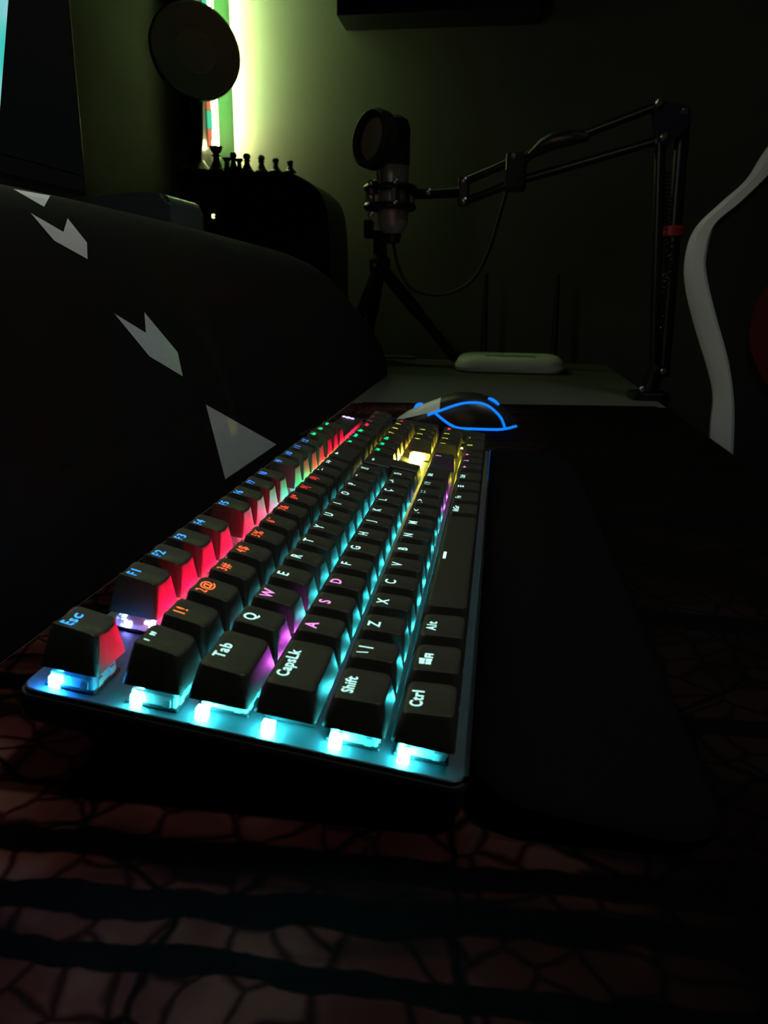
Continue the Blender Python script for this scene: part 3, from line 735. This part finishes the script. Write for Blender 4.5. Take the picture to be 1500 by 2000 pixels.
# ------------------------------------------------------------------ LED strip in the corner of the room
SX = 1427.0; SY = atX(415, 150, SX).y
strip = root('light_strip', (SX, SY, 300), 'lit upright light strip in the corner of the far wall', 'light strip')
bm = bmesh.new(); box(bm, SX-1, 1470, SY+9, SY+14, 405, 1300, 0); box(bm, SX-70, 1470, SY+14, SY+18, 330, 1300, 0); obj('channel_and_shield', bm, M['black'], strip)  # the longer box is added to shield the left wall from the strip
bm = bmesh.new(); box(bm, 1469.3, 1470, SY-25, SY+7, 300, 1300, 0); obj('dim_gap_strip', bm, mat('painted_dim_gap', (0.003, 0.009, 0.004), 0.9, spec=0.05), strip)  # dim gap beside the strip's glow, painted as a dark band on the wall
bm = bmesh.new(); box(bm, SX-0.8, SX+1, SY-6, SY+9, 405, 1300, 0); obj('backing', bm, M['black'], strip)
zz = atX(425, 288, SX).z; k = 0
seg_ = [((1.0, 0.92, 0.55), 1.0), ((0.75, 1.0, 0.42), 1.0), ((0.70, 1.0, 0.50), 1.0), ((1.0, 0.88, 0.40), 0.9), ((0.62, 1.0, 0.40), 1.1)]
colset = [(1.0, 0.90, 0.40), (0.80, 0.95, 0.35), (0.55, 1.0, 0.30), (0.60, 1.0, 0.42), (0.85, 1.0, 0.30), (0.60, 1.0, 0.36)]
smats = [emit('strip_light', c_, L_STRIP) for c_ in colset]
fmats = [emit('strip_front_light', c_, 7.0) for c_ in colset]
halo = [emit('strip_halo', c_, 0.8) for c_ in ((1.0, 0.25, 0.12), (0.10, 0.9, 0.45))]
z = zz
while z < 1290:
    h = 34
    bm = bmesh.new(); wd = 3.6 if k % 2 else 5.0
    box(bm, SX-4, SX-1, SY-wd, SY+wd, z, z+h-0.5, 1.2); 
    obj('diode', bm, fmats[min(k, 5) if k < 6 else 2+(k % 4)], strip)
    bm = bmesh.new(); box(bm, SX+1.2, SX+1.9, SY-6, SY+6, z, z+h-0.5); obj('wall_diode', bm, smats[min(k, 5) if k < 6 else 2+(k % 4)], strip)
    bm = bmesh.new(); box(bm, SX-2.5, SX, SY+wd+1.5, SY+14, z, z+h-1); obj('diode_glow', bm, halo[k % 2], strip)
    z += h; k += 1

# ------------------------------------------------------------------ floating shelf
shelf = root('wall_shelf', (1420, 130, 605), 'dark floating shelf box on the far wall at the top', 'shelf')
bm = bmesh.new(); box(bm, 1382, 1470, -48, 322, 605, 780, 1.5); obj('body', bm, M['black'], shelf)
bm = bmesh.new(); box(bm, 1379.5, 1382.5, -46, 320, 640, 776, 1.0); obj('door', bm, M['matt'], shelf)

# ------------------------------------------------------------------ router
RX0 = 1198.0
rc = atZ(994, 728, -18)
rl, rr = atZ(888, 724, -18), atZ(1104, 724, -18)
RY = (atX(888, 712, RX0+30).y+atX(1104, 712, RX0+30).y)/2; RH = abs(atX(888, 712, RX0+30).y-atX(1104, 712, RX0+30).y)/2
router = root('router', (RX0+60, RY, -18), 'white router with two black aerials at the far end of the desk', 'router')
bm = bmesh.new(); rings = []
for g_, zr in ((-10, -18.0), (-3, -16), (0, -10), (-1, -4), (-5, 4), (-12, 9), (-22, 11)):
    rings.append([bm.verts.new((x, y, zr)) for x, y in rrect(62+g_, RH+g_, 34+g_*0.6, 8, 2, RX0+62, RY)])
m_ = len(rings[0])
for P_, Q_ in zip(rings, rings[1:]):
    for i in range(m_): bm.faces.new((P_[i], P_[(i+1) % m_], Q_[(i+1) % m_], Q_[i]))
bm.faces.new(rings[0][::-1]); bm.faces.new(rings[-1]); obj('shell', bm, M['white'], router, smooth=True)
bm = bmesh.new(); box(bm, RX0+20, RX0+26, RY-45, RY+45, 10.5, 11.6, 0.3); obj('vent_slot', bm, mat('vent_dark', (0.05, 0.05, 0.05), 0.6), router)
for bx, tx_ in ((944, 950), (1081, 1090)):
    b_ = atX(bx, 690, RX0+128); t_ = atX(tx_, 535, RX0+128)
    bm = bmesh.new(); tube(bm, [(b_.x-8, b_.y, -4), (b_.x, b_.y, 4), (b_.x, b_.y, 18), (t_.x, t_.y, t_.z)], [6, 7, 7, 3.8], 12); obj('aerial', bm, M['black'], router, smooth=True)

# ------------------------------------------------------------------ tripod with phone holder
TX = 1330.0
hub = atX(742, 520, TX)
tri = root('tripod', (TX, hub.y, -18), 'small black tripod with phone clamp behind the white router', 'tripod')
foot1 = atZ(892, 714, -18.0)
for ft in ((foot1.x, foot1.y), (TX-60, hub.y+58), (TX+80, hub.y+40)):
    ft = (min(ft[0], 1425), ft[1])
    bm = bmesh.new(); A_ = Vector((TX, hub.y, hub.z)); B_ = Vector((ft[0], ft[1], -7))
    tube(bm, [A_, A_.lerp(B_, 0.5), A_.lerp(B_, 0.52), A_.lerp(B_, 0.93), A_.lerp(B_, 0.94), B_], [12, 12, 9.5, 9.5, 11.5, 10], 12)
    obj('leg', bm, M['matt'], tri, smooth=True)
bm = bmesh.new(); lathe(bm, (TX, hub.y, hub.z-14), [(15, 0), (20, 6), (20, 26), (13, 34), (13, 62), (17, 64), (17, 72)], 20); obj('hub', bm, M['matt'], tri, smooth=True)
bm = bmesh.new(); cl, cr = atX(712, 460, TX), atX(782, 460, TX); zc = hub.z+60
box(bm, TX-12, TX+12, cr.y, cl.y, zc-9, zc+4, 2); box(bm, TX-14, TX+12, cl.y-16, cl.y, zc-10, zc+24, 3); box(bm, TX-14, TX+12, cr.y, cr.y+22, zc-10, zc+36, 3)
obj('phone_clamp', bm, M['matt'], tri)
kx = atX(732, 517, TX-22); bm = bmesh.new(); lathe(bm, kx, [(4.5, 0), (4, 3), (1, 4)], 10, (-1, 0, 0)); tube(bm, [kx, (TX, hub.y, hub.z)], 3, 8); obj('knob', bm, M['metal'], tri)

# ------------------------------------------------------------------ microphone boom arm
AXB = 925.0
arm = root('boom_arm', (AXB, atX(1265, 770, AXB).y, -18), 'black jointed microphone boom arm clamped to the right edge of the desk', 'boom arm')
def rod(name, P, r, n=10, m='blackmetal', parent=None):
    bm = bmesh.new(); tube(bm, P, r, n); return obj(name, bm, M[m], parent or arm, smooth=True)
e1 = atX(1283, 207, AXB); e2 = atX(1332, 224, AXB); e3 = atX(1293, 272, AXB); e4 = atX(1330, 285, AXB)
base = Vector((AXB, atX(1262, 760, AXB).y, -14))
# clamp
bm = bmesh.new(); cy = -228.0
box(bm, AXB-22, AXB+22, cy-14, cy+34, -17.9, -8, 2); box(bm, AXB-22, AXB+22, cy-16, cy-2, -70, -8, 2); box(bm, AXB-18, AXB+18, cy-16, cy+24, -78, -70, 2)
obj('clamp', bm, M['blackmetal'], arm)
rod('clamp_screw', [(AXB, cy+12, -95), (AXB, cy+12, -43.5)], 5, m='metal')
bpiv = atX(1290, 722, AXB); bl = atX(1247, 755, AXB)
rod('pivot_post', [(AXB, cy+10, -8), (AXB, cy+6, 14), (AXB, bpiv.y+4, bpiv.z+6)], [13, 13, 15])
bm = bmesh.new(); lathe(bm, (AXB-24, bl.y, bl.z), [(3.5, 0), (3.5, 5), (2, 6)], 12, (-1, 0, 0)); obj('bolt', bm, M['metal'], arm, smooth=True)
bm = bmesh.new(); lathe(bm, (AXB-16, bpiv.y, bpiv.z), [(4, 0), (4, 5), (2, 6)], 12, (-1, 0, 0)); obj('bolt', bm, M['metal'], arm, smooth=True)
# lower pair of rods
lb1 = atX(1274, 738, AXB); lb2 = atX(1296, 736, AXB)
rod('lower_rod', [Vector((AXB-6, lb1.y, lb1.z)), Vector((AXB-6, e3.y+3, e3.z))], 7)
rod('lower_rod', [Vector((AXB+6, lb2.y, lb2.z)), Vector((AXB+6, e4.y, e4.z+40))], 9)
# springs alongside the rods
def spring(P0, P1, r, turns, w=1.1):
    P0, P1 = Vector(P0), Vector(P1); d = (P1-P0); L = d.length; d /= L; u = d.orthogonal().normalized(); v = d.cross(u); pts = []
    for i in range(int(turns*8)+1):
        a_ = 2*PI*i/8; pts.append(P0+d*(L*i/(turns*8))+(u*math.cos(a_)+v*math.sin(a_))*r)
    bm = bmesh.new(); tube(bm, pts, w, 5); return bm
obj('spring', spring((AXB, lb2.y+10, lb2.z+130), (AXB, e4.y+14, e4.z-30), 5, 26), M['blackmetal'], arm)
obj('spring', spring((AXB, lb1.y+2, lb1.z+30), (AXB, lb1.y-6, lb1.z+190), 5, 20), M['blackmetal'], arm)
# elbow plate
bm = bmesh.new(); prism(bm, [(q.y, q.z) for q in (atX(1272, 198, AXB), atX(1342, 212, AXB), atX(1345, 245, AXB), atX(1300, 290, AXB), atX(1280, 280, AXB))], 0, 'x', AXB-14, AXB-10)
prism(bm, [(q.y, q.z) for q in (atX(1272, 198, AXB), atX(1342, 212, AXB), atX(1345, 245, AXB), atX(1300, 290, AXB), atX(1280, 280, AXB))], 0, 'x', AXB+10, AXB+14)
obj('elbow_plate', bm, mat('blue_black_plate', (0.012, 0.014, 0.035), 0.4), arm)
for q in (e1, e2, e3):
    bm = bmesh.new(); lathe(bm, (AXB-14, q.y, q.z), [(5, 0), (5, 4), (3, 6.5)], 12, (-1, 0, 0)); obj('bolt', bm, M['metal'], arm, smooth=True)
# red cable tie
rt = atX(1313, 453, AXB+6); bm = bmesh.new(); lathe(bm, (AXB+4, rt.y, rt.z-6), [(13, 0), (14, 1), (14, 12), (13, 13)], 20); obj('cable_tie', bm, mat('red_tape', (0.35, 0.01, 0.02), 0.5), arm, smooth=True)
# upper pair of rods out to the microphone
JX, KX, MX = 980.0, 1005.0, 1040.0
j1, j1b = atX(1003, 314, JX), atX(1008, 352, JX); k1, k2 = atX(907, 355, KX), atX(907, 394, KX)
rod('upper_rod', [Vector((AXB, e1.y, e1.z)), j1, k1], 6)
rod('upper_rod', [Vector((AXB, e3.y, e3.z)), j1b+Vector((0, 0, -2)), k2], 6)
bm = bmesh.new(); tube(bm, catmull([atX(1150, 268, 945), atX(1110, 270, 952), atX(1070, 280, 960), atX(1040, 300, 968), atX(1024, 318, 974)], 6), [5, 6, 7, 8, 9, 10, 10, 11, 11, 11, 11, 11, 10, 10, 9, 8, 7, 6, 6, 5, 5, 5, 4, 4, 4], 10); obj('cable_bundle', bm, M['black'], arm, smooth=True)
bm = bmesh.new(); jc = (j1+j1b)/2; box(bm, JX-14, JX+14, jc.y-16, jc.y+13, jc.z-27, jc.z+22, 4); obj('joint_block', bm, M['blackmetal'], arm)
bm = bmesh.new(); lathe(bm, (JX-14, j1.y, j1.z+4), [(4, 0), (4, 3), (2, 5)], 10, (-1, 0, 0)); obj('bolt', bm, M['metal'], arm, smooth=True)
for q in (k1, k2):
    bm = bmesh.new(); lathe(bm, (KX-10, q.y, q.z), [(5, 0), (5, 3), (2, 5)], 10, (-1, 0, 0)); obj('bolt', bm, M['metal'], arm, smooth=True)
bm = bmesh.new(); kc = (k1+k2)/2; box(bm, KX-9, KX+9, kc.y-7, kc.y+9, k2.z-6, k1.z+6, 3); obj('joint_block', bm, M['blackmetal'], arm)
mk = atX(838, 379, KX+20); ms = atX(792, 378, MX)
rod('swivel', [kc, mk, ms], [8, 7, 9])
bm = bmesh.new(); lathe(bm, (mk.x-9, mk.y, mk.z+2), [(5, 0), (5, 3), (2, 5)], 10, (-1, 0, 0)); obj('bolt', bm, M['metal'], arm, smooth=True)
# shock mount ring carried by the arm
mcen = atX(762, 385, MX)
bm = bmesh.new()
for zz_, rr_ in ((12, 35), (-14, 35)):
    ring = [Vector((MX+rr_*math.cos(a_), mcen.y+rr_*math.sin(a_), mcen.z+zz_)) for a_ in [2*PI*i/28 for i in range(29)]]
    tube(bm, ring, 5.5, 8)
for i in range(6):
    a_ = 2*PI*i/6+0.3; box(bm, MX+35*math.cos(a_)-4, MX+35*math.cos(a_)+4, mcen.y+35*math.sin(a_)-4, mcen.y+35*math.sin(a_)+4, mcen.z-18, mcen.z+16, 1)
obj('shock_mount', bm, M['blackmetal'], arm)
for dy, dz in ((24, 16), (24, -3), (24, -28), (-12, 17), (-12, -12)):
    bm = bmesh.new(); lathe(bm, (MX-36+abs(dy)*0.2, mcen.y+dy, mcen.z+dz), [(4.5, 0), (4.5, 3), (2, 4.5)], 10, (-1, 0, 0)); obj('bolt', bm, M['metal'], arm, smooth=True)
# microphone
mic = root('microphone', (MX, mcen.y, mcen.z-50), 'silver studio microphone held upright in the boom arm mount', 'microphone')
mcy = atX(768, 385, MX).y
bm = bmesh.new(); lathe(bm, (MX, mcy, mcen.z-52), [(14, 0), (21, 8), (23, 14), (23, 95)], 28); obj('body', bm, M['silver'], mic, smooth=True)
bm = bmesh.new(); lathe(bm, (MX, mcy, mcen.z+43), [(23, 0), (24, 2), (24, 50), (20, 62), (10, 68)], 28); obj('grille', bm, M['mesh'], mic, smooth=True)
bm = bmesh.new(); lathe(bm, (MX, mcy, mcen.z-66), [(10, 0), (12, 3), (12, 16)], 16); obj('plug', bm, M['black'], mic, smooth=True)
# pop filter ring in front of the microphone
pc = atX(731, 272, MX-55); ps = (MX-55-CW.x)/F_PX
pf = root('pop_filter', (MX-55, pc.y, pc.z-60), 'round black pop filter clipped before the microphone', 'pop filter')
ax = Vector((-0.72, 0.66, 0.12)).normalized(); R_ = 44*ps
u_ = Vector((0, 0, 1)); u_ = (u_-ax*u_.dot(ax)).normalized(); v_ = ax.cross(u_)
bm = bmesh.new()
for off in (-7, 0, 7): tube(bm, [pc+ax*off+(u_*math.cos(t_)+v_*math.sin(t_))*R_ for t_ in [2*PI*i/36 for i in range(37)]], 5.5, 8)
obj('ring', bm, M['matt'], pf, smooth=True)
bm = bmesh.new(); lathe(bm, pc, [(R_-2, 0), (R_-2, 0.6)], 36, ax); obj('gauze', bm, mat('brown_gauze', (0.45, 0.43, 0.35), 0.8, trans=0.5, bump=1, nscale=900), pf)
bt = atX(740, 322, MX-50); bb = atX(742, 356, MX-40)
rod('stalk', [bt, bb], 4.5, m='metal', parent=pf)
rod('stalk', [bb, Vector((MX-34, mcen.y+20, mcen.z+16))], 4.0, m='blackmetal', parent=pf)
# cable hanging from the arm
bm = bmesh.new(); tube(bm, catmull([atX(992, 366, 985), atX(975, 425, 1000), atX(955, 490, 1020), atX(925, 545, 1040), atX(880, 572, 1050), atX(835, 575, 1055), atX(800, 560, 1052), atX(778, 520, 1045), Vector((MX, mcy, mcen.z-60))], 8), 2.6, 8)
cab = obj('cable', bm, M['matt'], None, smooth=True); tag(cab, 'thin black cable looping from the boom arm to the microphone', 'cable')

# ------------------------------------------------------------------ gaming chair at the right
CX = 860.0
chair = root('gaming_chair', (CX+250, -420, FL), 'black gaming chair with white curved stripe and red panel right of the desk', 'chair')
outer = [(1560, 215), (1500, 292), (1462, 350), (1410, 397), (1362, 445), (1343, 500), (1343, 560), (1362, 640), (1386, 720), (1397, 775), (1392, 830), (1388, 900), (1384, 980)]
inner = [(1620, 250), (1545, 305), (1496, 352), (1452, 395), (1400, 440), (1382, 500), (1384, 545), (1402, 620), (1424, 700), (1435, 770), (1437, 830), (1434, 900), (1430, 980)]
O = catmull([atX(*q, CX) for q in outer], 6); I = catmull([atX(*q, CX) for q in inner], 6)
# the side of the backrest, its whole depth, in black; the stripe is a raised band on it
bm = bmesh.new()
W0, W1 = CX+3, CX+460
back_line = [Vector((CX, q.y-150-0.0*q.z, q.z)) for q in O]
n = len(O)
def strip_faces(a, b): 
    for i in range(len(a)-1): bm.faces.new((a[i], a[i+1], b[i+1], b[i]))
def vv(L, x, dy=0): return [bm.verts.new((x, q.y+dy-(x-W0)*0.42, q.z)) for q in L]
prof_rows = []
for x, dy in ((W0, -6), (W0+12, -1), (W0+60, -4), (W0+110, -38), (W0+230, -44), (W1-110, -38), (W1-60, -4), (W1-12, -1), (W1, -6)):
    prof_rows.append(vv(O, x, dy))
back = [vv(back_line, W1), vv(back_line, W0)]
rows_ = prof_rows+back
for a_, b_ in zip(rows_, rows_[1:]+rows_[:1]): strip_faces(a_, b_)
bm.faces.new([r[0] for r in rows_]); bm.faces.new([r[-1] for r in rows_][::-1])
obj('backrest', bm, M['blackleather'], chair, smooth=True)
bm = bmesh.new()
rows_ = []
n_ = len(O)
A0 = [bm.verts.new((W0+14, q.y-0.5, q.z)) for q in O]
A1 = [bm.verts.new((W0-1, q.y+2.0, q.z)) for q in O]
A2 = [bm.verts.new((W0-6, o.y*0.8+i.y*0.2, o.z*0.8+i.z*0.2)) for o, i in zip(O, I)]
A3 = [bm.verts.new((W0-6, o.y*0.2+i.y*0.8, o.z*0.2+i.z*0.8)) for o, i in zip(O, I)]
A4 = [bm.verts.new((W0+1, i.y, i.z)) for i in I]
for a_, b_ in ((A0, A1), (A1, A2), (A2, A3), (A3, A4)): strip_faces(a_, b_)
obj('stripe', bm, M['whiteleather'], chair, smooth=True)
rp = [atX(x, y, CX-2) for x, y in ((1530, 545), (1500, 560), (1480, 590), (1468, 625), (1465, 660), (1472, 700), (1488, 735), (1510, 765), (1535, 780))]
bm = bmesh.new(); prism(bm, [(q.y, q.z) for q in catmull(rp, 3)], 0, 'x', CX-3, CX+4); obj('side_panel', bm, M['red'], chair)
lowz = O[-1].z; ly = O[-1].y
bm = bmesh.new(); box(bm, W0, W1, ly-160, ly+330, lowz-110, lowz-20, 25, 4); obj('seat', bm, M['blackleather'], chair, smooth=True)
bm = bmesh.new(); box(bm, W0+180, W1-180, ly-165, ly-140, lowz-90, lowz+70, 8); obj('hinge', bm, M['blackmetal'], chair)
sc_ = ((W0+W1)/2, ly+80)
bm = bmesh.new(); lathe(bm, (sc_[0], sc_[1], FL+60), [(35, 0), (35, 60), (26, 65), (26, lowz-110-FL-60)], 20); obj('column', bm, M['blackmetal'], chair, smooth=True)
for i in range(5):
    a_ = 2*PI*i/5+0.3; dx, dy = math.cos(a_), math.sin(a_)
    bm = bmesh.new(); tube(bm, [(sc_[0], sc_[1], FL+95), (sc_[0]+dx*300, sc_[1]+dy*300, FL+72)], [26, 16], 8); l_ = obj('leg', bm, M['blackmetal'], chair)
    bm = bmesh.new(); lathe(bm, (sc_[0]+dx*295-12, sc_[1]+dy*295, FL+29), [(28, 0), (29, 3), (29, 22), (28, 25)], 16, (1, 0, 0)); obj('castor', bm, M['matt'], chair)
